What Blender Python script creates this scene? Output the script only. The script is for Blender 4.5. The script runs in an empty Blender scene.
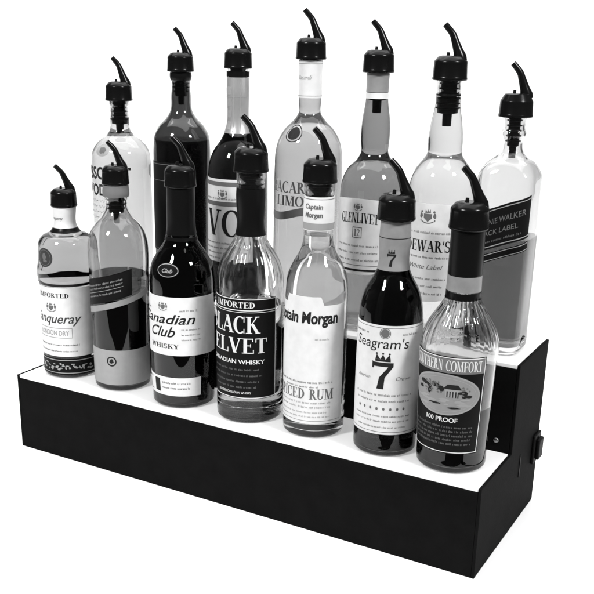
import bpy, bmesh, math, random
from mathutils import Vector, Matrix
random.seed(7)
PI = math.pi
sc = bpy.context.scene
col = sc.collection
MM = 0.001

# ------------------------------------------------------------------ materials
def principled(name, c, rough=.5, spec=.5, trans=0, ior=1.5, coat=0, noise=None, bump=None):
    m = bpy.data.materials.new(name); m.use_nodes = True
    nt = m.node_tree; b = nt.nodes['Principled BSDF']
    b.inputs['Base Color'].default_value = (c, c, c, 1)
    b.inputs['Roughness'].default_value = rough
    b.inputs['Specular IOR Level'].default_value = spec
    b.inputs['Transmission Weight'].default_value = trans
    b.inputs['IOR'].default_value = ior
    b.inputs['Coat Weight'].default_value = coat
    if noise or bump:
        tc = nt.nodes.new('ShaderNodeTexCoord')
    if noise:                                   # (scale, low, high)
        n = nt.nodes.new('ShaderNodeTexNoise'); n.inputs['Scale'].default_value = noise[0]
        n.inputs['Detail'].default_value = 5
        r = nt.nodes.new('ShaderNodeMapRange')
        r.inputs['From Min'].default_value = .3; r.inputs['From Max'].default_value = .7
        r.inputs['To Min'].default_value = noise[1]; r.inputs['To Max'].default_value = noise[2]
        nt.links.new(tc.outputs['Object'], n.inputs['Vector'])
        nt.links.new(n.outputs['Fac'], r.inputs['Value'])
        nt.links.new(r.outputs['Result'], b.inputs['Base Color'])
    if bump:                                    # (scale, strength, distance)
        n = nt.nodes.new('ShaderNodeTexNoise'); n.inputs['Scale'].default_value = bump[0]
        n.inputs['Detail'].default_value = 4
        k = nt.nodes.new('ShaderNodeBump'); k.inputs['Strength'].default_value = bump[1]
        k.inputs['Distance'].default_value = bump[2]
        nt.links.new(tc.outputs['Object'], n.inputs['Vector'])
        nt.links.new(n.outputs['Fac'], k.inputs['Height'])
        nt.links.new(k.outputs['Normal'], b.inputs['Normal'])
    return m

def glass_mat(name, c, bump=True):
    m = principled(name, c, 0.0, .5, 1.0, 1.44, bump=(30, .16, .0014) if bump else None)
    for n in m.node_tree.nodes:
        if n.type == 'TEX_NOISE': n.inputs['Detail'].default_value = .6
    return m

def liquid_mat(name, density):
    """one refracting surface; the face attribute 'ior' is water/glass at the wet wall and water/air at the free surface"""
    m = bpy.data.materials.new(name); m.use_nodes = True
    nt = m.node_tree; nt.nodes.remove(nt.nodes['Principled BSDF'])
    g = nt.nodes.new('ShaderNodeBsdfGlass'); g.inputs['Roughness'].default_value = 0
    at = nt.nodes.new('ShaderNodeAttribute'); at.attribute_name = 'ior'
    nt.links.new(at.outputs['Fac'], g.inputs['IOR'])
    out = nt.nodes['Material Output']; nt.links.new(g.outputs[0], out.inputs['Surface'])
    if density > 0:
        v = nt.nodes.new('ShaderNodeVolumeAbsorption')
        v.inputs['Color'].default_value = (0, 0, 0, 1); v.inputs['Density'].default_value = density
        nt.links.new(v.outputs[0], out.inputs['Volume'])
    return m

M_case = principled('black laminate', .007, .75, .03, noise=(45, .0052, .0068), bump=(420, .25, .0006))
M_plastic = principled('black pourer plastic', .005, .2, .16, bump=(300, .08, .0004))
M_plastic_dull = principled('dull black plastic', .007, .4, .12)
M_grey_plastic = principled('grey translucent stopper', .22, .3, .4)
M_glass = glass_mat('clear bottle glass', .985)
M_glass_grey = glass_mat('grey tinted glass', .55)
M_glass_haze = glass_mat('pale hazy glass', .80)
M_glass_cloud = glass_mat('cloudy pale glass', .44)
M_glass_pale = glass_mat('pale grey glass', .58)
M_glass_amber = glass_mat('mid grey toned glass', .23)
M_glass_fog = glass_mat('foggy grey glass', .70)
M_glass_smoke = glass_mat('faintly smoky glass', .82)
M_glass_dark = glass_mat('dark tinted glass', .20)
def paper(name, c, rough=.55, spec=.25):
    return principled(name, c, rough, spec, noise=(90, c*.93, min(c*1.04, .95)), bump=(900, .15, .0002))
M_white = paper('white paper', .76)
M_pale = paper('pale paper', .72)
M_picture = paper('picture grey', .27)
M_seal = paper('dark seal', .035)
M_stripe = paper('stripe paper', .30)
M_grey = paper('grey paper', .34)
M_midgrey = paper('mid grey paper', .17)
M_black = paper('black paper', .008, .45, .06)
M_ink = principled('black ink', .018, .6, .1)
M_ink_mid = principled('faded ink', .06, .6, .1)
M_ink_grey = principled('grey ink', .14, .6, .1)
M_ink_pale = principled('pale grey ink', .33, .6, .1)
M_ink_white = principled('white ink', .72, .5, .2)
M_silver = principled('silver capsule foil', .55, .32, .5, noise=(40, .48, .6))
M_silver.node_tree.nodes['Principled BSDF'].inputs['Metallic'].default_value = .55
M_greyfoil = principled('grey capsule foil', .26, .42, .4, noise=(60, .22, .30))
M_capsule = principled('black capsule foil', .006, .28, .12)
M_switch = principled('switch plastic', .005, .5, .06)
M_steel = principled('steel screw', .25, .4, .5); M_steel.node_tree.nodes['Principled BSDF'].inputs['Metallic'].default_value = 1
M_floor = principled('white studio paper', .92, .8, .1)
M_shelf = principled('backlit white acrylic', .66, .3, .3)
_b = M_shelf.node_tree.nodes['Principled BSDF']
_b.inputs['Emission Color'].default_value = (1, 1, 1, 1); _b.inputs['Emission Strength'].default_value = .30

# ------------------------------------------------------------------ mesh helpers
def mk(name, verts, faces, mat, parent=None, smooth=True, angle=40, loc=None):
    me = bpy.data.meshes.new(name)
    me.from_pydata([tuple(v) for v in verts], [], faces); me.update()
    bm = bmesh.new(); bm.from_mesh(me)
    bmesh.ops.recalc_face_normals(bm, faces=bm.faces[:])
    bm.to_mesh(me); bm.free()
    if smooth:
        me.polygons.foreach_set('use_smooth', [True]*len(me.polygons))
        me.set_sharp_from_angle(angle=math.radians(angle))
    me.materials.append(mat)
    o = bpy.data.objects.new(name, me); col.objects.link(o)
    if parent: o.parent = parent
    if loc: o.location = loc
    return o

def raw(name, verts, faces, mat, parent=None):      # sheets whose winding is already right
    me = bpy.data.meshes.new(name); me.from_pydata([tuple(v) for v in verts], [], faces); me.update()
    me.materials.append(mat)
    o = bpy.data.objects.new(name, me); col.objects.link(o)
    if parent: o.parent = parent
    return o

def empty(name, label, cat, loc, rz=0, group=None):
    o = bpy.data.objects.new(name, None); col.objects.link(o)
    o.empty_display_size = .02
    o.location = loc; o.rotation_euler = (0, 0, rz)
    o['label'] = label; o['category'] = cat
    if group: o['group'] = group
    return o

def curve(pts, n=6):
    """pts: (r, z[, 'c']) -> smooth polyline, broken at corner points"""
    runs, cur = [], []
    for q in pts:
        cur.append((q[0], q[1]))
        if len(q) > 2 and len(cur) > 1:
            runs.append(cur); cur = [(q[0], q[1])]
    if len(cur) > 1: runs.append(cur)
    out = []
    for run in runs:
        P = [run[0]] + run + [run[-1]]
        for i in range(1, len(P)-2):
            p0, p1, p2, p3 = P[i-1], P[i], P[i+1], P[i+2]
            k = n if len(run) > 2 else 1
            d1 = math.dist(p1, p2)
            def tan(a, b, c):
                da, dc = math.dist(a, b) + 1e-9, math.dist(b, c) + 1e-9
                return [((b[j]-a[j])/da*dc + (c[j]-b[j])/dc*da)/(da+dc)*d1 for j in (0, 1)]
            t1, t2 = tan(p0, p1, p2), tan(p1, p2, p3)
            if i == 1: t1 = [p2[j]-p1[j] for j in (0, 1)]
            if i == len(P)-3: t2 = [p2[j]-p1[j] for j in (0, 1)]
            for s in range(k):
                t = s/k; a = 2*t**3-3*t*t+1; b = t**3-2*t*t+t; c = -2*t**3+3*t*t; d = t**3-t*t
                out.append(tuple(a*p1[j]+b*t1[j]+c*p2[j]+d*t2[j] for j in (0, 1)))
    out.append(runs[-1][-1])
    return out

def lathe_vf(prof, rad=None, seg=96, closed=False):
    """prof: list of (r,z) mm; rad(phi,z,r)->r mm. r==0 ends become poles."""
    V, F, rows = [], [], []
    for r, z in prof:
        if r < 1e-6:
            rows.append([len(V)]); V.append((0, 0, z*MM))
        else:
            ids = []
            for k in range(seg):
                ph = 2*PI*k/seg
                q = rad(ph, z, r) if rad else r
                ids.append(len(V)); V.append((q*math.sin(ph)*MM, -q*math.cos(ph)*MM, z*MM))
            rows.append(ids)
    prs = list(zip(rows, rows[1:])) + ([(rows[-1], rows[0])] if closed else [])
    for a, b in prs:
        if len(a) == 1 and len(b) == 1: continue
        for k in range(seg):
            k2 = (k+1) % seg
            if len(a) == 1: F.append((a[0], b[k2], b[k]))
            elif len(b) == 1: F.append((a[k], a[k2], b[0]))
            else: F.append((a[k], a[k2], b[k2], b[k]))
    return V, F

def box_vf(x0, x1, y0, y1, z0, z1, V=None, F=None):
    V = [] if V is None else V; F = [] if F is None else F
    b = len(V)
    V += [(x0,y0,z0),(x1,y0,z0),(x1,y1,z0),(x0,y1,z0),(x0,y0,z1),(x1,y0,z1),(x1,y1,z1),(x0,y1,z1)]
    F += [tuple(b+i for i in f) for f in ((0,3,2,1),(4,5,6,7),(0,1,5,4),(1,2,6,5),(2,3,7,6),(3,0,4,7))]
    return V, F

def tube_vf(path, seg=16):
    """path: list of (Vector, radius) ; capped tube with a small hole at the far end"""
    V, F, rows = [], [], []
    n = len(path)
    def ring(c, t, r):
        u = t.cross(Vector((0, 1, 0)));
        if u.length < 1e-4: u = t.cross(Vector((1, 0, 0)))
        u.normalize(); w = t.cross(u).normalized()
        ids = []
        for k in range(seg):
            a = 2*PI*k/seg
            ids.append(len(V)); V.append(tuple(c + u*math.cos(a)*r + w*math.sin(a)*r))
        rows.append(ids)
    for i, (c, r) in enumerate(path):
        t = (path[min(i+1, n-1)][0] - path[max(i-1, 0)][0]).normalized()
        ring(c, t, r)
    c, r = path[-1]; t = (path[-1][0]-path[-2][0]).normalized()
    ring(c, t, r*.62); ring(c - t*.008, t, r*.55)
    for a, b in zip(rows, rows[1:]):
        for k in range(seg):
            F.append((a[k], a[(k+1) % seg], b[(k+1) % seg], b[k]))
    F.append(tuple(rows[0][::-1])); F.append(tuple(rows[-1]))
    return V, F

# ------------------------------------------------------------------ flat artwork: polygons in mm (s along the label, z up)
def rect(x0, x1, z0, z1): return [[(x0, z0), (x1, z0), (x1, z1), (x0, z1)]]
def frame(x0, x1, z0, z1, t):
    return rect(x0, x1, z1-t, z1) + rect(x0, x1, z0, z0+t) + rect(x0, x0+t, z0+t, z1-t) + rect(x1-t, x1, z0+t, z1-t)
def ell(cx, cz, a, b, n=40):
    P = [(cx+a*math.cos(2*PI*k/n), cz+b*math.sin(2*PI*k/n)) for k in range(n)]
    return [[(cx, cz), P[k], P[(k+1) % n]] for k in range(n)]
def ring(cx, cz, a, b, t, a0=0, a1=360, n=44):
    Q = []
    for k in range(n):
        u, v = math.radians(a0+(a1-a0)*k/n), math.radians(a0+(a1-a0)*(k+1)/n)
        Q.append([(cx+(a-t)*math.cos(u), cz+(b-t)*math.sin(u)), (cx+a*math.cos(u), cz+b*math.sin(u)),
                  (cx+a*math.cos(v), cz+b*math.sin(v)), (cx+(a-t)*math.cos(v), cz+(b-t)*math.sin(v))])
    return Q
def blot(cx, cz, a, b, n=14, j=.35):
    P = [(cx+a*(1-j*random.random())*math.cos(2*PI*k/n), cz+b*(1-j*random.random())*math.sin(2*PI*k/n)) for k in range(n)]
    return [[(cx, cz), P[k], P[(k+1) % n]] for k in range(n)]
def crest(cx, cz, h):
    """small coat of arms: shield, crown, two supporters and a scroll"""
    w = h*.3
    P = [[(cx-w, cz+h*.18), (cx-w, cz-h*.12), (cx, cz-h*.38), (cx+w, cz-h*.12), (cx+w, cz+h*.18)]]
    P += rect(cx-w*.7, cx+w*.7, cz+h*.24, cz+h*.30)
    for k in (-1, 0, 1): P.append([(cx+k*w*.45-w*.2, cz+h*.31), (cx+k*w*.45+w*.2, cz+h*.31), (cx+k*w*.6, cz+h*.5)])
    for k in (-1, 1):
        P += blot(cx+k*w*1.65, cz+h*.05, w*.42, h*.22, 10, .3) + blot(cx+k*w*1.5, cz+h*.32, w*.3, h*.09, 8, .2)
        P += rect(cx+k*w*1.7-w*.12, cx+k*w*1.7+w*.12, cz-h*.34, cz-h*.2)
    P += ring(cx, cz-h*.12, w*1.9, h*.38, h*.07, 215, 325, 12)
    return P
def script(x0, x1, z, h):
    """a line of joined handwriting too small to read"""
    out = []; P = []; x = x0; ph = random.random()*6
    while x < x1:
        a = h*(.28+.2*math.sin(x*.37+ph)) if random.random() > .06 else h*.75
        P.append((x+h*.12*math.sin(x*2.1), z + a*math.sin(x*3.4+ph))); x += .45
    for p, q in zip(P, P[1:]):
        if math.sin(p[0]*.45+ph) < -.86: continue
        t = .22 if q[1] > p[1] else .42
        out.append([(p[0], p[1]-t), (q[0], q[1]-t), (q[0], q[1]+t), (p[0], p[1]+t)])
    return out
def fine(x0, x1, z, h, word=(2, 8)):
    """a line of print too small to read: runs of small letter-like strokes"""
    out = []; x = x0; xh = h*.66; b = z-h*.45
    t = h*.13
    while x < x1 - h*.5:
        for _ in range(random.randint(*word)):
            if x > x1 - h*.5: break
            k = random.choice('nuoeilcrtonaesdb'); w = h*.42
            if k in 'il': out += rect(x, x+t, b, b+(h if k == 'l' else xh)); w = t
            elif k == 't': out += rect(x+t, x+2*t, b, b+h*.9) + rect(x, x+t, b+xh-t, b+xh) + rect(x+2*t, x+3.2*t, b+xh-t, b+xh); w = 3*t
            elif k == 'r': out += rect(x, x+t, b, b+xh) + rect(x+t, x+3*t, b+xh-t, b+xh); w = 3*t
            else:
                L = {'d': 0, 'b': h}.get(k, xh) or xh; R = h if k == 'd' else xh
                out += rect(x, x+t, b, b+L)
                if k not in 'ce': out += rect(x+w-t, x+w, b, b+R)
                if k in 'noeacsdb': out += rect(x+t, x+w-t, b+xh-t, b+xh)
                if k in 'uoeacsdb': out += rect(x+t, x+w-t, b, b+t)
                if k in 'eas': out += rect(x+t, x+w-t, b+xh*.5-t*.4, b+xh*.5+t*.4)
            x += w+t*1.5
        x += h*.5
    return out

_fc = {}
def text(s, cx, cz, h, width=None, bold=0.0, shear=0.0):
    """built-in font, cap height h (mm), centred at cx,cz; optional total width"""
    key = (s, bold, shear)
    if key not in _fc:
        cu = bpy.data.curves.new('lettering', 'FONT'); cu.body = s; cu.shear = shear; cu.offset = bold
        cu.resolution_u = 4
        ob = bpy.data.objects.new('lettering', cu); col.objects.link(ob)
        bpy.context.view_layer.update()
        me = bpy.data.meshes.new_from_object(ob.evaluated_get(bpy.context.evaluated_depsgraph_get()))
        _fc[key] = [[(me.vertices[i].co.x, me.vertices[i].co.y) for i in p.vertices] for p in me.polygons]
        bpy.data.meshes.remove(me); bpy.data.objects.remove(ob); bpy.data.curves.remove(cu)
    P = _fc[key]
    xs = [q[0] for p in P for q in p]
    x0, x1 = min(xs), max(xs); ch = .70
    sz = h/ch; sx = sz if width is None else width/(x1-x0)
    return [[(cx+(q[0]-(x0+x1)/2)*sx, cz+(q[1]-ch/2)*sz) for q in p] for p in P]

# serif capitals drawn from thick and thin strokes (cap height 1)
TK, TN, SH = .19, .065, .05
def _st(x, y0=0, y1=1, w=TK, s0=1, s1=1):
    o = rect(x-w/2, x+w/2, y0, y1)
    if s0: o += rect(x-w/2-.09, x+w/2+.09, y0, y0+SH)
    if s1: o += rect(x-w/2-.09, x+w/2+.09, y1-SH, y1)
    return o
def _dg(x0, y0, x1, y1, w): return [[(x0-w/2, y0), (x0+w/2, y0), (x1+w/2, y1), (x1-w/2, y1)]]
def _sf(x, y, hw=.15): return rect(x-hw, x+hw, y, y+SH)
def _arc(cx, cy, rx, ry, a0, a1, tx, ty, n=18):
    o = []
    for k in range(n):
        u, v = math.radians(a0+(a1-a0)*k/n), math.radians(a0+(a1-a0)*(k+1)/n)
        f = lambda t, i: (cx+(rx-i*tx)*math.cos(t), cy+(ry-i*ty)*math.sin(t))
        o.append([f(u, 1), f(u, 0), f(v, 0), f(v, 1)])
    return o
def _hb(x0, x1, y, h=.06): return rect(x0, x1, y-h/2, y+h/2)
GL = {
 'A': (_dg(.10,0,.40,1,TN)+_dg(.68,0,.40,1,TK)+_hb(.22,.58,.33)+_sf(.1,0,.12)+_sf(.68,0,.16), .80),
 'B': (_st(.2)+_arc(.26,.76,.32,.24,-90,90,TK,TN)+_arc(.26,.265,.38,.265,-90,90,TK,TN), .70),
 'C': (_arc(.42,.5,.40,.52,50,310,TK,TN)+rect(.64,.69,.66,1.0)+rect(.64,.69,.0,.28), .76),
 'D': (_st(.2)+_arc(.26,.5,.48,.5,-90,90,TK,TN), .80),
 'E': (_st(.2)+_hb(.2,.62,.97)+_hb(.2,.5,.52)+_hb(.2,.66,.03)+rect(.58,.63,.78,1)+rect(.62,.67,0,.25)+rect(.47,.51,.4,.64), .72),
 'F': (_st(.2)+_hb(.2,.62,.97)+_hb(.2,.5,.52)+rect(.58,.63,.78,1)+rect(.47,.51,.4,.64), .66),
 'G': (_arc(.42,.5,.40,.52,50,320,TK,TN)+rect(.64,.69,.68,1.0)+_st(.66,0,.42,.15,0,1), .82),
 'H': (_st(.2)+_st(.66)+_hb(.2,.66,.52), .86),
 'I': (_st(.2), .40),
 'K': (_st(.2)+_dg(.26,.42,.66,1,TN)+_dg(.70,0,.38,.58,TK)+_sf(.66,.95,.13)+_sf(.72,0,.15), .82),
 'L': (_st(.2)+_hb(.2,.64,.03)+rect(.60,.65,0,.3), .68),
 'M': (_st(.14,0,1,TN,1,1)+_dg(.50,.02,.2,1,TK)+_dg(.50,.02,.80,1,TN)+_st(.84), 1.02),
 'N': (_st(.14,0,1,TN,1,1)+_dg(.68,0,.2,1,TK)+_st(.70,0,1,TN,0,1), .84),
 'O': (_arc(.43,.5,.41,.52,0,360,TK,TN,30), .86),
 'P': (_st(.2)+_arc(.26,.72,.36,.28,-90,90,TK,TN), .66),
 'R': (_st(.2)+_arc(.26,.74,.34,.26,-90,90,TK,TN)+_dg(.68,0,.38,.5,TK)+_sf(.70,0,.13), .78),
 'S': (_arc(.31,.745,.25,.265,35,270,.13,TN+.02)+_arc(.31,.265,.28,.275,-145,90,.14,TN+.02)+rect(.50,.54,.70,.98)+rect(.05,.09,.02,.32), .64),
 'T': (_st(.36,0,1,TK,1,0)+_hb(.04,.68,.97)+rect(.03,.08,.74,1)+rect(.64,.69,.74,1), .74),
 'U': (_st(.2,.3,1,TK,0,1)+_arc(.40,.32,.295,.33,180,360,TK*.8,TN)+_st(.66,.3,1,TN,0,1), .82),
 'V': (_dg(.40,0,.14,1,TK)+_dg(.40,0,.66,1,TN)+_sf(.14,.95,.15)+_sf(.67,.95,.12), .78),
 'W': (_dg(.34,0,.12,1,TK)+_dg(.34,0,.54,1,TN)+_dg(.76,0,.54,1,TK)+_dg(.76,0,.98,1,TN)+_sf(.12,.95,.15)+_sf(.98,.95,.12), 1.08),
 'Y': (_st(.40,0,.48,TK,1,0)+_dg(.40,.44,.13,1,TK)+_dg(.40,.44,.68,1,TN)+_sf(.13,.95,.14)+_sf(.68,.95,.12), .78),
 "'": (_dg(.1,.68,.13,1,.1), .22), ' ': ([], .42),
 '0': (_arc(.33,.5,.31,.52,0,360,.16,TN,26), .66), '1': (_st(.24)+_dg(.12,.8,.24,1,.1), .5),
 '2': (_arc(.32,.72,.27,.28,-20,170,.14,TN)+_dg(.12,.03,.50,.62,.13)+_hb(.05,.62,.05,.1), .66),
}
def serif(s, cx, cz, h, width=None, arch=0):
    P = []; x = 0
    for ch in s:
        g, adv = GL[ch]
        P += [[(q[0]+x, q[1]) for q in p] for p in g]; x += adv
    k = h if width is None else width/x
    out = []
    for p in P:
        out.append([])
        for a, b in p:
            X = (a-x/2)*k; Z = (b-.5)*h
            if arch: Z += arch*(1-(2*X/(x*k))**2)
            out[-1].append((cx+X, cz+Z))
    return out

# ------------------------------------------------------------------ bottle
class Bottle:
    def __init__(s, name, label, xy, H, sil, glass, base=2.5, thick=2.3, floor_t=7, rz=0,
                 fill=None, density=0, square=None, rmod=None, cat='bottle'):
        s.root = empty(name, label, cat, (xy[0], xy[1], H + .0003), math.radians(rz), 'bottles on the lit display stand')
        Rb = sil[-1][0]
        outer = list(sil) + [(Rb, 6.0), (Rb-.6, 2.2), (Rb-3.2, .0, 'c')]
        s.outer = curve(outer)
        s.top = sil[0][1]; s.square = square; s.rmod = rmod
        inner = []
        for r, z in s.outer:
            if z > floor_t + 5: inner.append((r-thick, z))
        ri = inner[-1][0]
        inner += [(ri-.4, floor_t+2.5), (ri-2.2, floor_t+.6), (ri-5, floor_t)]
        s.inner = inner
        prof = [(0, 2.6), (s.outer[-1][0]*.75, 1.6)] + s.outer[::-1] + [(inner[0][0]+.5, inner[0][1]+.2)]
        if fill:
            rf = s.r_at(fill) - thick
            dry = [q for q in inner if q[1] > fill+.4] + [(rf, fill)]
            wet = [(rf, fill)] + [q for q in inner if q[1] < fill-.4] + [(0, floor_t+.8)]
            V, F = lathe_vf(prof + dry, s.rad)
        else:
            V, F = lathe_vf(prof + inner + [(0, floor_t+.8)], s.rad)
        s.body = mk('glass_body', V, F, glass, s.root, angle=50)
        if fill:
            V, F = lathe_vf([(0, fill)] + wet, s.rad)
            lq = mk('liquid', V, F, liquid_mat(name+' liquid', density), s.root, angle=50)
            at = lq.data.attributes.new('ior', 'FLOAT', 'FACE')
            for p in lq.data.polygons:
                at.data[p.index].value = 1.36 if min(lq.data.vertices[i].co.z for i in p.vertices) > (fill-.01)*MM else 1.36/1.44
    def r_at(s, z):
        P = s.outer
        if z >= P[0][1]: return P[0][0]
        for (r0, z0), (r1, z1) in zip(P, P[1:]):
            if z0 >= z >= z1 and z0 != z1: return r0 + (r1-r0)*(z0-z)/(z0-z1)
        return P[-1][0]
    def rad(s, ph, z, r):
        if s.square:
            n, z0, z1 = s.square                  # exponent, z where it is round, z where it is fully square
            w = min(1, max(0, (z0-z)/(z0-z1))); w = w*w*(3-2*w)
            e = 2 + (n-2)*w
            r = r/((abs(math.cos(ph))**e + abs(math.sin(ph))**e)**(1/e))
        if s.rmod: r += s.rmod(ph, z)
        return r
    def pt(s, ph, z, off):
        r = s.rad(ph, z, s.r_at(z)) + off
        return (r*math.sin(ph)*MM, -r*math.cos(ph)*MM, z*MM)
    def art(s, name, polys, mat, parent, off=.4, th0=0, Rref=None, label=None):
        """flat polygons (mm) wrapped on the bottle around angle th0"""
        R = Rref or s.Rref
        if name == 'lettering':
            runs = []
            for p in sorted(polys, key=lambda p: min(q[1] for q in p)):
                z0, z1 = min(q[1] for q in p), max(q[1] for q in p)
                if runs and z0 < runs[-1][0] + .4: runs[-1][0] = max(z1, runs[-1][0]); runs[-1][1].append(p)
                else: runs.append([z1, [p]])
            if len(runs) > 1:
                for _, ps in runs: o = s.art(name, ps, mat, parent, off, th0, Rref, label)
                return o
        bm = bmesh.new()
        for i, p in enumerate(polys):
            a = sum(p[k][0]*p[(k+1) % len(p)][1]-p[(k+1) % len(p)][0]*p[k][1] for k in range(len(p)))
            if abs(a) < 1e-7: continue
            if a < 0: p = p[::-1]
            vs = [bm.verts.new((q[0], q[1], (i % 12)*.004)) for q in p]
            bm.faces.new(vs)
        xs = [v.co.x for v in bm.verts]; zs = [v.co.y for v in bm.verts]
        st = 2.2; x = math.floor(min(xs)/st)*st + st
        while x < max(xs):
            bmesh.ops.bisect_plane(bm, geom=bm.verts[:]+bm.edges[:]+bm.faces[:], plane_co=(x, 0, 0), plane_no=(1, 0, 0), dist=1e-5)
            x += st
        z = math.floor(min(zs)/4)*4 + 4
        while z < max(zs):
            bmesh.ops.bisect_plane(bm, geom=bm.verts[:]+bm.edges[:]+bm.faces[:], plane_co=(0, z, 0), plane_no=(0, 1, 0), dist=1e-5)
            z += 4
        t0 = math.radians(th0)
        for v in bm.verts:
            v.co = s.pt(t0 + v.co.x/R, v.co.y, off + v.co.z)
        me = bpy.data.meshes.new(name); bm.to_mesh(me); bm.free()
        me.materials.append(mat)
        o = bpy.data.objects.new(name, me); col.objects.link(o); o.parent = parent
        if label: o['label'] = label
        return o
    def label(s, name, th, zlo, zhi, mat, parent=None, off=.28, n=60, m=26, lab=None):
        """paper patch from angle th[0] to th[1]; zlo/zhi numbers or functions of the angle in degrees"""
        f0 = zlo if callable(zlo) else (lambda a: zlo)
        f1 = zhi if callable(zhi) else (lambda a: zhi)
        V, F = [], []
        for i in range(n+1):
            a = th[0]+(th[1]-th[0])*i/n
            for j in range(m+1):
                V.append(s.pt(math.radians(a), f0(a)+(f1(a)-f0(a))*j/m, off))
        k = m+1
        for i in range(n):
            for j in range(m):
                F.append((i*k+j, (i+1)*k+j, (i+1)*k+j+1, i*k+j+1))
        # edge of the paper back to the glass
        rim = [i*k for i in range(n+1)] + [n*k+j for j in range(1, k)] + [i*k+m for i in range(n-1, -1, -1)] + [j for j in range(m-1, 0, -1)]
        b = len(V)
        for q in rim:
            x, y, z = V[q]; h = math.hypot(x, y); g = (h-(off-.04)*MM)/h
            V.append((x*g, y*g, z))
        L = len(rim)
        for q in range(L): F.append((rim[(q+1) % L], rim[q], b+q, b+(q+1) % L))
        me = bpy.data.meshes.new(name); me.from_pydata(V, [], F); me.update()
        me.polygons.foreach_set('use_smooth', [True]*len(me.polygons)); me.set_sharp_from_angle(angle=math.radians(35))
        me.materials.append(mat)
        o = bpy.data.objects.new(name, me); col.objects.link(o); o.parent = parent or s.root
        if lab: o['label'] = lab
        return o
    def band(s, name, z0, z1, mat, off=.35, parent=None, lab=None, thick=.3):
        """sleeve that follows the glass from z0 (low) to z1"""
        zs = [z1-(z1-z0)*k/14 for k in range(15)]
        out = [(s.r_at(z)+off, z) for z in zs]
        inn = [(s.r_at(z)+.05, z) for z in zs[::-1]]
        V, F = lathe_vf(out+inn, s.rad, closed=True)
        o = mk(name, V, F, mat, parent or s.root, angle=35)
        if lab: o['label'] = lab
        return o
    def pourer(s, az, k=1.0, stop=True, lean=0, stem=38, clear=False, hat=0):
        """pour spout pressed into the neck; az = bearing (deg) of the image-right direction, the spout leans the other way"""
        az -= math.degrees(s.root.rotation_euler.z)
        jt = random.Random(int(s.root.location.x*1e4))
        az += jt.uniform(-16, 10); lean += jt.uniform(-1.2, 1.6)
        z0 = s.top + .25
        p = curve([(0, 22.6), (11.6, 22.4), (12.3, 22.1, 'c'), (15.6, 18.4+hat, 'c'), (16.0, 17.6+hat), (16.2, 14.0, 'c'), (16.7, 3.2, 'c'), (16.9, 2.6), (16.9, .6), (16.4, 0, 'c'), (0, 0)], 4)
        p[-1] = (0, 0)
        p = [(r*k, z*k+z0) for r, z in p]
        V, F = lathe_vf(p, None, 64)
        po = mk('pourer', V, F, M_plastic, s.root, angle=28)
        d = Vector((-math.cos(math.radians(az)), -math.sin(math.radians(az)), 0))
        zt = z0 + 22*k
        path = []
        for a, z, r in [(-9.4, -4, 6.6), (-8.7, 0, 6.4), (-6.6, 5, 5.7), (-4.4, 10.5, 4.9), (-2.4, 15.5, 4.3), (-.9, 19.3, 3.95), (.6, 21.6, 3.8), (2.6, 24, 3.65), (5.0, 26.6, 3.5), (7.6, 29.4, 3.3)]:
            path.append(((d*(a+lean*max(0, z)/30)*k + Vector((0, 0, zt+z*k)))*MM, r*k*MM*(.95 if z < 3 else .86)))
        V, F = tube_vf(path, 20)
        mk('spout', V, F, M_plastic, po, angle=50)
        # small air tube beside the spout
        q = [((d*a*k + Vector((0, 0, zt+z*k)))*MM, r*k*MM) for a, z, r in [(3.0, -3, 1.9), (2.9, 1.5, 1.7), (2.7, 4.0, 1.5)]]
        V, F = tube_vf(q, 12)
        mk('air_tube', V, F, M_plastic_dull, po, angle=50)
        if stop:
            rn = s.r_at(s.top) - 2.3 - .4
            rn2 = min(rn, s.r_at(s.top-stem*.6)-2.7)
            P = [(0, z0-.1), (rn2-.3, z0-.1)]
            z = z0-3
            while z > z0-stem*.62:
                P += [(rn2-1.8, z+1.2), (rn2, z+.5), (rn2, z-.3), (rn2-1.8, z-1)]; z -= 5
            P += [(rn2-2, z), (3.6, z-1), (3.4, z0-stem), (0, z0-stem)]
            V, F = lathe_vf(P, None, 48)
            mk('stopper', V, F, M_grey_plastic if clear else M_plastic_dull, po, angle=30)
        return po

H1, H2 = 0.098, 0.1957
FY, BY = 0.0485, 0.146

# ================= the stand
W, D1, D2 = .61, .096, .2031
st = empty('display_stand', 'black two-step bar display stand with lit white shelves under all the bottles', 'display stand', (0, 0, 0))
TP = .0045
V, F = [], []
prof = [(0, 0), (D2, 0), (D2, H2-TP), (D1, H2-TP), (D1, H1-TP), (0, H1-TP)]
def prism(x0, x1, pr):
    b = len(V); n = len(pr)
    V.extend([(x0, y, z) for y, z in pr] + [(x1, y, z) for y, z in pr])
    F.append(tuple(b+i for i in range(n))[::-1]); F.append(tuple(b+n+i for i in range(n)))
    for i in range(n): F.append((b+i, b+(i+1) % n, b+n+(i+1) % n, b+n+i))
prism(.0032, W-.0032, prof)
side = [(0, 0), (D2, 0), (D2, H2), (D1-.0002, H2), (D1-.0002, H1), (0, H1)]
case = mk('case', V, F, M_case, st, smooth=False)
for x0 in (0, W-.0032):
    V, F = [], []
    prism(x0, x0+.0032, side)
    e = mk('end_panel', V, F, M_case, st, smooth=False)
    bv = e.modifiers.new('b', 'BEVEL'); bv.width = .0006; bv.segments = 2
bv = case.modifiers.new('b', 'BEVEL'); bv.width = .0008; bv.segments = 2; bv.limit_method = 'ANGLE'
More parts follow.
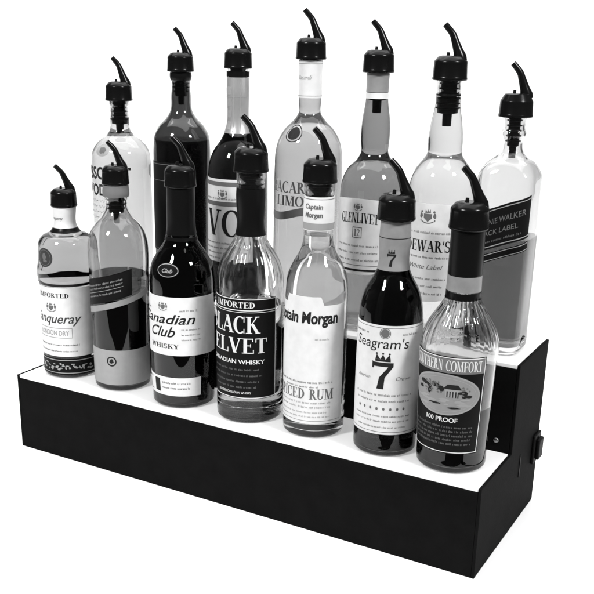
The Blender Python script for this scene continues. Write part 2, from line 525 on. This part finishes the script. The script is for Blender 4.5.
for nm, y0, y1, H in (('shelf_panel', .0006, D1-.0008, H1), ('shelf_panel', D1+.0002, D2-.002, H2)):
    V, F = box_vf(.0036, W-.0036, y0, y1, H-TP+.0003, H)
    p = mk(nm, V, F, M_shelf, st, smooth=False)
    bv = p.modifiers.new('b', 'BEVEL'); bv.width = .0008; bv.segments = 2
    p['label'] = 'lit white lower shelf' if H == H1 else 'lit white upper shelf'
# rocker switch on the right end, near the back
V, F = box_vf(W+.0001, W+.0035, .176, .2005, .055, .089)
sw = mk('power_switch', V, F, M_switch, st, smooth=False)
bv = sw.modifiers.new('b', 'BEVEL'); bv.width = .0012; bv.segments = 2
V, F = [], []
prism(W+.0036, W+.0080, [(.180, .060), (.1965, .060), (.1965, .084), (.180, .084)])
rk = mk('rocker', V, F, M_switch, sw, smooth=False)
for i in (4, 5): pass
bv = rk.modifiers.new('b', 'BEVEL'); bv.width = .0015; bv.segments = 2
V, F = lathe_vf([(0, 1.4), (2.0, 1.2), (2.9, .3), (3.0, 0), (0, 0)], None, 24)
s_ = mk('screw', V, F, M_steel, st, loc=(W-.018, D1-.0002, H1+.012)); s_.rotation_euler = (PI/2, 0, 0)
V, F = box_vf(W+.0001, W+.0009, .1295, .1320, .058, .084)
g = mk('vent_slot', V, F, M_switch, st, smooth=False)

# ================= front row, left to right
# --- squat gin bottle
b = Bottle('gin_bottle', 'squat grey glass gin bottle with white label, leftmost in the front row', (.0472, .052), H1,
    [(14.0, 211), (14.6, 186), (18, 181), (28.5, 175.5), (33.4, 168.5), (35, 158), (35.6, 144), (37.2, 136.5), (37.5, 130), (37.1, 123.5), (35.8, 118.5), (35.7, 100), (35.7, 12)],
    M_glass_grey, fill=204, density=9, rz=2)
b.Rref = 35.9
b.pourer(43, .95)
nb = b.band('neck_band', 186, 210.6, M_white, lab='white paper band around the neck')
b.art('lettering', text('Tanqueray', 0, 198, 4.2, 20, .01, .35), M_ink_grey, nb, .45, -8, 14.4)
b.band('neck_ring', 180.5, 185.5, M_capsule, off=.3)  # black sleeve painting in the shadow where the neck flares
b.band('painted_dark_line', 118.2, 121.5, M_capsule, off=.3, lab='painted dark refraction line above the label')  # black sleeve painting in the dark line refracted by the glass bulge
L = b.label('front_label', (-100, 100), 29, 116.5, M_white)
b.art('lettering', serif('IMPORTED', 0, 107, 5.5, 46) + fine(-34, 34, 44, 2.4) + fine(-30, 30, 36, 2), M_ink, L, .40, 4)
b.art('emblem', crest(0, 92, 12), M_ink_grey, L, .40, 2)
b.art('lettering', text('Tanqueray', 2, 78, 11.5, 70, .012, .35), M_ink_mid, L, .40, 4)
b.art('lettering', frame(-26, 26, 53, 66, .7) + text('LONDON DRY', 0, 59.5, 6, 44, .01) , M_ink_pale, L, .40, 2)
L2 = b.label('lower_label', (-100, 100), 5, 26, M_black, lab='dark ornate band at the foot')
b.art('emblem', sum([blot(x+random.uniform(-1.5, 1.5), 15.5+random.uniform(-4, 4), random.uniform(1.2, 3.4), random.uniform(.8, 2.4), 11, .5) for x in range(-54, 55, 2)], []) + rect(-58, 58, 7, 8) + rect(-58, 58, 23.6, 24.6), M_ink_pale, L2, .40, -4)
sl = b.label('seal', (-28, 12), lambda a: 153-11.5*math.sqrt(max(0, 1-((a+8)/20)**2)), lambda a: 153+11.5*math.sqrt(max(0, 1-((a+8)/20)**2)), M_midgrey, n=32, lab='dark round seal on the shoulder')
sl.data.materials[0] = M_seal
b.art('emblem', ring(0, 153, 9.6, 9.6, .6) + blot(0, 154, 3.5, 5) + blot(1, 149, 4, 2), M_ink_grey, sl, .40, -8, 34.8)

# --- bottle with slanted label
b = Bottle('liquor_bottle', 'round shouldered bottle with slanted black label and grey foot label, second in front row', (.1310, .050), H1,
    [(14.6, 244.9), (14.6, 231), (13.2, 228), (12.6, 223), (13.6, 216), (18.0, 208), (25.0, 200), (31.5, 190), (35.0, 178), (35.8, 164), (35.4, 140), (34.8, 100), (34.0, 12)],
    M_glass_fog, fill=139, density=34, floor_t=5, rz=4)
b.Rref = 34.8
b.pourer(40, .95, clear=False, stem=46)
b.band('neck_band', 231, 244.4, M_midgrey, lab='grey translucent collar below the pourer')
zz = lambda z, k: (lambda a: z + k*a)
L = b.label('slanted_label', (-58, 60), zz(110, .17), zz(141.5, .17), M_black)
A = lambda P: [[(x, z+.17*math.degrees(x/34.8)) for x, z in p] for p in P]
b.art('lettering', A(text('TRADITIONAL', 0, 132, 5.5, 48, .01) + text('BLUE LABEL', 0, 122, 4, 40) if False else fine(-28, 26, 133, 2.5) + fine(-28, 26, 128.5, 2.5) + fine(-28, 26, 120, 2.5) + rect(-28, 26, 124, 124.5)), M_ink_pale, L, .40, 0)
b.label('stripe', (-66, 100), zz(101, .17), zz(108, .17), M_stripe, lab='slanted pale stripe under the black label')
L = b.label('foot_label', (-62, 118), 8, 52, M_grey, lab='grey label at the foot')
b.art('emblem', ring(0, 38, 6.2, 6.2, 1.6) + blot(0, 38, 3.4, 3.4) , M_ink, L, .40, 14)

# --- dark whisky bottle, cream labels
b = Bottle('whisky_bottle', 'nearly black whisky bottle with cream script label and narrow second label, third in front row', (.2268, .046), H1,
    [(15.2, 250.7), (15.6, 228), (16.6, 200), (18.6, 191), (26.5, 179), (33.4, 167), (36.4, 154), (37.4, 130), (37.4, 40), (36.2, 12)],
    M_glass, fill=238, density=114, floor_t=4, rz=2)
b.Rref = 37.6
b.pourer(36, 1.05)
b.band('neck_capsule', 199, 250.3, M_capsule)
b.band('neck_ring', 192.5, 196, M_capsule, off=.6)
L = b.label('front_label', (-104, 104), 65, 133, M_white)
b.art('lettering', text('Canadian', 0, 108, 11, 76, .012, .32) + text('Club', -2, 93, 12, 34, .012, .4) + serif('WHISKY', 0, 76, 5.5, 38), M_ink, L, .40, -2)
b.art('emblem', crest(0, 122, 10) + fine(-40, -20, 118, 2.4) + fine(20, 42, 118, 2.4) + fine(22, 44, 96, 2) + fine(22, 44, 90, 2) + fine(22, 44, 84, 2), M_ink_grey, L, .40, -2)
L = b.label('lower_label', (-96, 66), 15.5, 38, M_white, lab='narrow cream label below the main one')
b.art('lettering', rect(-12, -3, 19, 35) + fine(0, 36, 31, 2.5) + fine(0, 36, 25, 2.4) + rect(-56, -18, 33.6, 34.6) + rect(-56, -18, 18, 19), M_ink, L, .40, -8)
B_ = b.label('badge', (-17, 29), lambda a: 163-8*math.sqrt(max(0, 1-((a-6)/23)**2)), lambda a: 163+8*math.sqrt(max(0, 1-((a-6)/23)**2)), M_black, n=32)
b.art('lettering', ring(0, 163, 13, 7.4, .8) + text('Club', 0, 162.6, 4.6, 13, .02, .3), M_ink_pale, B_, .40, 6, 34.5)

# --- clear bottle, black label
def facet(ph, z):
    if z > 207 or z < 148: return 0
    w = min(1, (207-z)/8)*min(1, (z-148)/10)
    return .75*w*math.cos(16*ph)

b = Bottle('whisky_bottle', 'clear glass whisky bottle with black label in white capitals, fourth in front row', (.3163, .050), H1,
    [(15.4, 273.7), (15.4, 266), (14.6, 262), (15.2, 256), (16.6, 206), (19.5, 198), (25.5, 189), (32.6, 176), (35.6, 165), (36.6, 152), (37.2, 120), (37.2, 12)],
    M_glass, fill=132, density=3, floor_t=17, rmod=facet, rz=0)
b.Rref = 37.4
b.pourer(32, 1.12)
b.band('neck_capsule', 207, 257, M_capsule)
L = b.label('front_label', (-80, 80), 30, 144, M_black)
b.art('lettering', serif('IMPORTED', 0, 137, 6.6, 50) + serif('BLACK', -5, 115, 19, 70) + serif('VELVET', -4.5, 91.5, 17, 88) + text('CANADIAN WHISKY', 0, 73, 4.6, 72, .02) + text('BLENDED CANADIAN WHISKY', 0, 37, 2.6, 42, .01), M_ink_white, L, .40, 2)
b.art('lettering', fine(-30, 30, 64, 2.5) + fine(-34, 34, 57, 2.5) + fine(-30, 30, 50, 2.5) + fine(-28, 28, 43.5, 2.5), M_ink_grey, L, .40, 2)
b.art('border', rect(-52, 52, 130.6, 131.6) + rect(-52, 52, 128.6, 129.2) + frame(-52, 52, 30.6, 143.6, .9), M_ink_white, L, .36, 0)

# --- clear rum bottle, white label
b = Bottle('rum_bottle', 'clear glass rum bottle with big white label and white neck label, fifth in front row', (.3992, .050), H1,
    [(16.0, 269.3), (16.0, 262), (15.2, 258), (15.6, 250), (15.8, 226), (15.6, 211), (18.6, 199.5), (26.0, 186), (31.2, 173), (32.6, 160), (33.3, 140), (33.5, 12)],
    M_glass, fill=216, density=3, rz=2)
b.Rref = 33.7
b.pourer(28, 1.05, clear=False)
nl = b.band('neck_label', 222, 256.5, M_white)
b.art('lettering', text('Captain', 0, 247, 5, 20, .03, .1) + text('Morgan', 0, 238.5, 5, 20, .03, .1) + rect(-48, 48, 254, 254.6), M_ink_grey, nl, .50, 4, 16)
b.art('border', rect(-49, 49, 223, 230), M_ink_pale, nl, .50, 4, 16)
L = b.label('front_label', (-86, 86), 17, lambda a: 148 + (9 if abs(a) < 34 else 9*max(0, 1-(abs(a)-34)/6)), M_white, n=86)
b.art('lettering', text('Captain Morgan', 0, 135, 12, 84, .035, .08), M_ink, L, .40, -4)
b.art('lettering', serif('SPICED RUM', 0, 51, 11.5, 72) + fine(-36, 36, 64, 2.5) + fine(-20, 20, 59, 2), M_ink_grey, L, .40, 1)
b.art('lettering', fine(-34, 34, 41, 2.5) + fine(-34, 34, 36, 2.5) + fine(-30, 30, 30, 2.2) + fine(-34, 34, 25, 2) + fine(14, 30, 112, 2) + rect(-46, 46, 20, 20.6), M_ink_pale, L, .40, 1)

# --- dark whiskey bottle with a seven
b = Bottle('whiskey_bottle', 'dark whiskey bottle with a large crowned 7 on its pale label, sixth in front row', (.4861, .048), H1,
    [(14.6, 240.7), (15.4, 222), (16.2, 192), (19.4, 184.5), (26.0, 173), (30.6, 158.5), (32.4, 145), (32.9, 120), (33.0, 12)],
    M_glass, fill=212, density=104.5, floor_t=4, rz=15)
b.Rref = 33.2
b.pourer(23, 1.12)
nl = b.band('neck_label', 192, 240.2, M_greyfoil)
def seven(cx, cz, h):
    w = h*.64
    P = [[(cx-w*.5, cz+h*.14), (cx-w*.42, cz+h*.14), (cx-w*.36, cz+h*.30), (cx-w*.5, cz+h*.36)],
         rect(cx-w*.44, cx+w*.5, cz+h*.20, cz+h*.33)[0],
         [(cx+w*.26, cz+h*.20), (cx+w*.5, cz+h*.22), (cx+w*.12, cz-h*.14), (cx-w*.14, cz-h*.14)],
         [(cx-w*.14, cz-h*.14), (cx+w*.12, cz-h*.14), (cx+w*.08, cz-h*.5), (cx-w*.24, cz-h*.5)]]
    # crown above
    P += rect(cx-w*.36, cx+w*.36, cz+h*.36, cz+h*.42)
    for k in (-1, 0, 1):
        P.append([(cx+k*w*.24-w*.12, cz+h*.425), (cx+k*w*.24+w*.12, cz+h*.425), (cx+k*w*.3, cz+h*.58)])
        P += ell(cx+k*w*.3, cz+h*.60, w*.05, h*.028, 10)
    return P
b.art('lettering', seven(0, 204, 15) + rect(-40, 40, 224, 224.7), M_ink, nl, .50, -2, 16)
L = b.label('front_label', (-100, 100), 25, 141, M_pale)
b.art('lettering', seven(-1, 91.5, 34) + [[(x*1, z) for x, z in p] for p in text("Seagram's", -5, 122.5, 10.5, 60, .0, .12)], M_ink, L, .40, 0)
b.art('lettering', text('American', -22, 86, 3.6, 17, 0, .3) + text('Crown', 21, 86, 3.8, 16, 0, .3) + fine(-32, 32, 68, 2.5) + fine(-30, 30, 61.5, 2.5) + sum([ell(x, 53, 1.3, 1.6, 8) for x in range(-26, 27, 7)], []) + fine(-32, 32, 45, 2.2) + fine(-32, 32, 39.5, 2.2) + fine(-28, 28, 33, 2) + fine(-38, -18, 132, 2.4) + fine(18, 38, 132, 2.4), M_ink_grey, L, .40, 0)
b.art('emblem', ell(0, 133, 4.4, 4.4) + ring(0, 133, 5.6, 5.6, .6), M_ink_grey, L, .40, 0)
b.art('border', frame(-56, 56, 27.5, 138.8, .5), M_ink_grey, L, .36, 0)

# --- fluted liqueur bottle
def flute(ph, z):
    if z > 176 or z < 126: return 0
    w = min(1, (176-z)/6)*min(1, (z-126)/14)
    return .85*w*math.cos(26*ph)
b = Bottle('liqueur_bottle', 'fluted shoulder liqueur bottle with black oval picture label, rightmost in the front row', (.5600, .049), H1,
    [(15.8, 239.4), (16.3, 197), (16.6, 180), (17.0, 172), (22.5, 161.5), (30.4, 149), (36.4, 135), (38.3, 122), (38.0, 100), (36.8, 60), (35.2, 14)],
    M_glass_smoke, fill=66, density=95, floor_t=5, rz=-1, rmod=flute)
b.Rref = 38.2
b.pourer(18, 1.12)
b.band('neck_capsule', 196.5, 239, M_capsule)
b.band('neck_band', 180.5, 195.5, M_greyfoil, lab='grey band below the black capsule')
b.band('neck_ring', 172.5, 179.5, M_capsule, off=.6)
L = b.label('front_label', (-63, 63), lambda a: 22, lambda a: 123, M_black)
b.art('title_panel', rect(-40, 40, 106.5, 121), M_midgrey, L, .36, 0)
b.art('lettering', serif('SOUTHERN', -19.5, 114, 10.5, 37) + serif('COMFORT', 20, 114, 10.5, 36), M_ink_white, L, .44, 0)
b.art('border', frame(-41.2, 41.2, 23, 122.2, .9), M_ink_white, L, .36, 0)
ov = b.art('picture', ell(0, 84, 37, 20.5), M_picture, L, .36, 0)
b.art('lettering', ring(0, 84, 38, 21.5, 1.6) + ring(0, 84, 34, 18, .5), M_ink_pale, L, .40, 0)
b.art('picture', sum([blot(random.uniform(-27, 27), 78+random.uniform(-7, 2), random.uniform(3, 8), random.uniform(.8, 1.8)) for _ in range(16)], []) + rect(3, 17, 82, 90) + rect(2, 18, 92.4, 93.2), M_ink_pale, ov, .42, 0)
b.art('picture', sum([blot(x+random.uniform(-1.5, 1.5), 87+random.uniform(-4, 8), random.uniform(2, 4.6), random.uniform(1.6, 3.6)) for x in (-26, -23, -20, -18, -15, -14, -12, -9, -7, -4, -2, 0, 19, 21, 22, 24, 26)], []) + [[(1, 90.2), (19, 90.2), (15, 95), (5, 95)]] + sum([rect(x, x+1.2, 82, 88) for x in (4.4, 7.2, 10, 12.8, 15)], []) + blot(-8, 74, 9, 1.2) + blot(12, 71, 8, 1.1), M_ink, ov, .47, 0)
b.art('picture', sum([blot(random.uniform(-25, -1), 88+random.uniform(-4, 8), random.uniform(.8, 1.8), random.uniform(.6, 1.4), 9) for _ in range(26)], []) + sum([blot(random.uniform(19, 27), 87+random.uniform(-4, 6), random.uniform(.8, 1.6), random.uniform(.6, 1.3), 9) for _ in range(9)], []), M_ink_grey, ov, .53, 0)
b.art('lettering', text('100 PROOF', 0, 58, 4.6, 34, .02), M_ink_white, L, .44, 0)
b.art('lettering', sum([fine(-34, 34, z, 2.6) for z in (50.5, 46, 41.5, 37, 32.5)], []), M_ink_grey, L, .44, 0)

# ================= back row, left to right
# --- clear vodka
b = Bottle('vodka_bottle', 'clear vodka bottle with printed bold lettering, leftmost in the back row', (.0615, BY), H2,
    [(12.6, 234.2), (12.6, 230), (11.9, 227), (12.0, 212), (12.8, 199), (17.5, 192), (27.5, 184.5), (34.8, 175), (37.4, 163), (37.8, 140), (37.8, 12)],
    M_glass_pale, fill=214, density=2, rz=0)
b.Rref = 38
b.pourer(40, 1.0, stem=42)
L = b.art('lettering', text('ABSOLUT', 0, 148, 14.5, 78, .03) + text('VODKA', 0, 127, 13.5, 58, .03), M_ink, b.root, .25, -2)
for z in (113, 106, 99, 92): b.art('script', script(-34, 32, z, 4.5), M_ink_grey, b.root, .25, -2)
sl = b.art('seal', ell(0, 176, 10, 7.5), M_grey, b.root, .3, -2, 33)
b.art('emblem', blot(0, 176, 6, 5), M_ink_grey, sl, .42, -2, 33)

# --- dark bottle
b = Bottle('liquor_bottle', 'dark glass bottle with domed shoulders and thin neck, second in the back row', (.1572, BY), H2,
    [(12.5, 271.7), (12.5, 265), (11.3, 261), (11.9, 245), (14.0, 225), (18, 218.5), (27.0, 209), (33.2, 197.5), (34.6, 184), (35, 160), (35, 12)],
    M_glass_dark, fill=193, density=79.8, rz=3)
b.Rref = 35.2
b.pourer(36, .95)
b.band('neck_ring', 262, 271.2, M_capsule, off=.5)
L = b.label('front_label', (-56, 56), 60, 168, M_black)
b.art('border', frame(-31, 31, 62, 166, .7) + rect(-31, 31, 146, 146.6), M_ink_grey, L, .40, 0)

# --- whisky with two big letters
b = Bottle('whisky_bottle', 'dark whisky bottle with silver neck and grey two letter label, third in the back row', (.2386, BY), H2,
    [(12.8, 277.3), (12.8, 268), (13.2, 255), (15.6, 207), (20.5, 197), (28.5, 185.5), (34.0, 171), (35.4, 158), (35.8, 140), (35.8, 12)],
    M_glass, fill=206, density=85.5, rz=0)
b.Rref = 36
b.pourer(33, .97)
b.band('neck_capsule', 205.5, 268, M_silver, lab='silver foil on the neck')
b.art('pattern', sum([rect(-13, -6, z, z+9) for z in (210, 223, 236, 249)], []) + rect(-3.2, -2.2, 207, 266) + rect(6, 7, 207, 266) + rect(-16, 16, 246, 246.7), M_ink_pale, b.root.children[-1], .5, 20, 14.5)
b.band('neck_ring', 268.5, 274.5, M_capsule, off=.6)
L = b.label('front_label', (-60, 60), 57, 155, M_pale)
b.art('lettering', serif('VO', 0, 104, 31, 50), M_ink, L, .40, 2)
b.art('emblem', rect(-30, 30, 147, 152) + crest(0, 138, 11) + rect(-30, 30, 124, 129), M_ink_grey, L, .40, 2)
b.art('lettering', fine(-30, 30, 80, 2.5) + fine(-30, 30, 74, 2.5) + fine(-28, 28, 68, 2.5) + fine(-28, 28, 62, 2.4) + fine(-28, 28, 132.5, 2.5), M_ink_grey, L, .40, 2)

# --- citrus rum
b = Bottle('rum_bottle', 'hazy pale rum bottle with round shoulders and white neck band, middle of back row', (.3335, BY), H2,
    [(13.0, 289.2), (12.8, 284), (12.8, 248), (13.2, 231), (18, 224.5), (27.0, 215.5), (34.2, 204), (37.6, 191), (38.4, 175), (38.6, 150), (38.6, 12)],
    M_glass_cloud, fill=286, density=3, rz=0)
b.Rref = 38.8
b.pourer(28, 1.0, stem=30)
nb = b.band('neck_band', 249, 288.5, M_white)
b.art('lettering', text('Bacardi', 0, 271, 5, 18, 0, .4) + rect(-38, 38, 285, 285.6) + rect(-38, 38, 251, 251.6), M_ink_pale, nb, .50, -4, 13)
b.art('lettering', serif('BACARDI', 0, 154, 12.5, 62) + serif('LIMON', 2, 139, 11, 48), M_ink_grey, b.root, .25, 0)
W_ = lambda P: [[(x, z+4*math.sin(x/14)) for x, z in p] for p in P]
b.art('stripe', W_(sum([rect(x, x+2, 120, 129) for x in range(-52, 52, 2)], [])), M_midgrey, b.root, .22, 0)
sl = b.art('seal', ring(0, 212, 10, 9, 1.0) + ell(0, 212, 7.4, 6.6), M_ink, b.root, .3, -6, 29)

# --- single malt
b = Bottle('whisky_bottle', 'grey toned whisky bottle with bulging neck and curved cream label, fifth in the back row', (.4150, BY), H2,
    [(12.0, 277.9), (11.8, 270), (11.8, 255), (12.4, 247), (14.8, 231), (15.7, 218), (15.4, 205), (15.0, 195), (18.8, 187.5), (27.6, 178.5), (33.8, 166), (35.8, 151), (36.2, 130), (36.2, 12)],
    M_glass_amber, fill=251, density=6, rz=0)
b.Rref = 36.4
b.pourer(24, 1.0, stem=42)
b.band('neck_capsule', 258, 277.5, M_greyfoil)
b.band('neck_band', 251.5, 257.5, M_white)
L = b.label('front_label', (-74, 74), lambda a: 66+.0012*a*a, lambda a: 149-.0010*a*a, M_pale)
b.art('lettering', serif('GLENLIVET', 0, 127, 11, 47, 1.5), M_ink, L, .40, 0)
b.art('emblem', crest(0, 140, 8.5) + frame(-5.5, 5.5, 106.5, 118.5, .7) + serif('12', 0, 112.5, 7.5, 7), M_ink_grey, L, .40, 0)
b.art('lettering', fine(-30, 30, 98, 2.5) + fine(-30, 30, 90, 2.5) + fine(-26, 26, 82, 2.5) + rect(-38, 38, 76, 76.6), M_ink_grey, L, .40, 0)
b.art('border', rect(-40, 40, 69.6, 72), M_ink, L, .40, 0)

# --- pale scotch
b = Bottle('scotch_bottle', 'very pale scotch bottle with bulging neck and white crest label, sixth in back row', (.4950, BY), H2,
    [(12.6, 272.4), (12.2, 268.5), (12.6, 264.8), (12.1, 261), (12.6, 257), (12.8, 250), (16.2, 230), (18.0, 214), (18.1, 204), (18.4, 198.5), (22.5, 192), (29.4, 182.5), (34.0, 169), (35.6, 152), (36, 130), (36, 12)],
    M_glass_pale, fill=256.5, density=2, rz=0)
b.Rref = 36.2
b.pourer(20, 1.05, stem=46, clear=False)
b.band('neck_ring', 257.5, 259.5, M_capsule, off=.3)
L = b.label('front_label', (-58, 58), lambda a: 47+.0022*a*a, 151, M_pale)
b.art('lettering', serif("DEWAR'S", 0, 107, 12, 52), M_ink, L, .40, 0)
b.art('emblem', crest(0, 138, 15), M_ink_grey, L, .40, 0)
b.art('lettering', fine(-26, 26, 121, 2.5) + fine(-27, 27, 95, 2.5) + text('White Label', 0, 85, 5, 38, 0, .35) + fine(-24, 24, 72, 2.5) + fine(-20, 20, 64, 2.5) + fine(-20, 20, 56, 2.5), M_ink_grey, L, .40, 0)

# --- square scotch
b = Bottle('scotch_bottle', 'square scotch bottle with slanted black label above dark liquid, rightmost in the back row', (.5665, BY), H2,
    [(12.2, 239.4), (11.5, 236), (11.5, 227), (12.6, 225), (12.6, 222.5), (11.5, 220), (11.6, 206), (15.0, 201.5), (23.0, 195), (28.4, 184), (29.6, 171), (29.8, 150), (29.8, 12)],
    M_glass_haze, fill=121, density=44, rz=1, square=(4.5, 205, 176))
b.Rref = 32
b.pourer(16, 1.0, stem=40, hat=-2)
L = b.label('slanted_label', (-58, 56), zz(113, .22), zz(155, .22), M_black, n=90)
A = lambda P: [[(x, z+.22*math.degrees(x/32)) for x, z in p] for p in P]
b.art('lettering', A(serif('IOHN'.replace('I', 'I') + 'NIE WALKER', 0, 141, 7, 54) if False else text('JOHNNIE WALKER', 0, 141, 6, 52) + text('BLACK LABEL', 0, 130, 5, 40) + fine(-24, 24, 121, 2.5)), M_ink_grey, L, .40, 0)
b.art('border', A(rect(-31, 31, 152, 152.9) + rect(-31, 31, 115, 116)), M_ink_pale, L, .40, 0)
L = b.label('stripe', (-58, 56), zz(100, .22), zz(109, .22), M_black, n=90)
b.art('border', A(rect(-31, 31, 107.2, 108) + rect(-31, 31, 101, 101.7)), M_ink_pale, L, .40, 0)

# ================= setting: a white paper sweep
YAW, PITCH, ROLL = -0.525, 0.3181, 0.0152
fwd = Vector((math.sin(YAW), math.cos(YAW), 0)); rgt = Vector((math.cos(YAW), -math.sin(YAW), 0))
ctr = Vector((.3, .1, 0))
pr = [(-.42, 0)] + [(1.5, 0)]
for k in range(1, 17):
    a = k/16*PI/2; pr.append((1.5+.9*math.sin(a), .9-.9*math.cos(a)))
pr.append((2.4, 3.6))
V, F = [], []
for d, z in pr:
    for s in (-2.3, 2.3): V.append(tuple(ctr + fwd*d + rgt*s + Vector((0, 0, z))))
for i in range(len(pr)-1): F.append((2*i, 2*i+1, 2*i+3, 2*i+2))
fl = raw('floor', V, F, M_floor); fl['kind'] = 'structure'
fl.data.polygons.foreach_set('use_smooth', [True]*len(fl.data.polygons))

def area(name, loc, tgt, sx, sy, watts):
    l = bpy.data.lights.new(name, 'AREA'); l.shape = 'RECTANGLE'; l.size = sx; l.size_y = sy; l.energy = watts
    o = bpy.data.objects.new(name, l); col.objects.link(o); o.location = loc
    o.rotation_euler = (Vector(tgt)-Vector(loc)).to_track_quat('-Z', 'Y').to_euler()
    return o
K = Vector((.3, .1, .25))
def around(az, el, d):
    a = math.radians(az); e = math.radians(el)
    return K + (-fwd*math.cos(a)+rgt*math.sin(a))*d*math.cos(e) + Vector((0, 0, d*math.sin(e)))
area('added_overhead_lamp', ctr + fwd*.9 + Vector((0, 0, 2.7)), ctr + fwd*.9, 3.6, 3.2, 100)  # unseen lamp added to bring the paper floor up to white
area('left_softbox', around(-48, 42, 1.7), K, .28, .28, 24)
area('right_softbox', around(46, 40, 1.7), K, .28, .28, 24)
area('added_backdrop_lamp', ctr + fwd*.6 + Vector((0, 0, 3.0)), ctr + fwd*2.4 + Vector((0, 0, .9)), 3.6, .5, 24)  # unseen lamp added to whiten the upright back of the sweep

w = bpy.data.worlds.new('World'); sc.world = w; w.use_nodes = True
w.node_tree.nodes['Background'].inputs[0].default_value = (1, 1, 1, 1)
w.node_tree.nodes['Background'].inputs[1].default_value = .08

# ================= camera
cam = bpy.data.cameras.new('camera'); co = bpy.data.objects.new('camera', cam); col.objects.link(co)
cp, sp = math.cos(PITCH), math.sin(PITCH)
f = Vector((math.sin(YAW)*cp, math.cos(YAW)*cp, -sp)); r = Vector((math.cos(YAW), -math.sin(YAW), 0)); u = r.cross(f)
c, s = math.cos(ROLL), math.sin(ROLL)
r, u = r*c+u*s, u*c-r*s
co.matrix_world = Matrix(((r.x, u.x, -f.x, .848), (r.y, u.y, -f.y, -.8058), (r.z, u.z, -f.z, .5043), (0, 0, 0, 1)))
cam.sensor_width = 36; cam.lens = 940.84/594*36
cam.shift_x = (297-277.55)/594; cam.shift_y = (350.75-297)/594
cam.clip_start = .01; cam.clip_end = 100
sc.camera = co

sc.view_settings.view_transform = 'Standard'; sc.view_settings.look = 'None'
sc.view_settings.exposure = 0; sc.view_settings.gamma = 1
sc.render.engine = 'CYCLES'
cy = sc.cycles
cy.max_bounces = 28; cy.transmission_bounces = 28; cy.diffuse_bounces = 4; cy.glossy_bounces = 8
cy.transparent_max_bounces = 8; cy.sample_clamp_indirect = 6; cy.blur_glossy = .3
cy.use_denoising = True
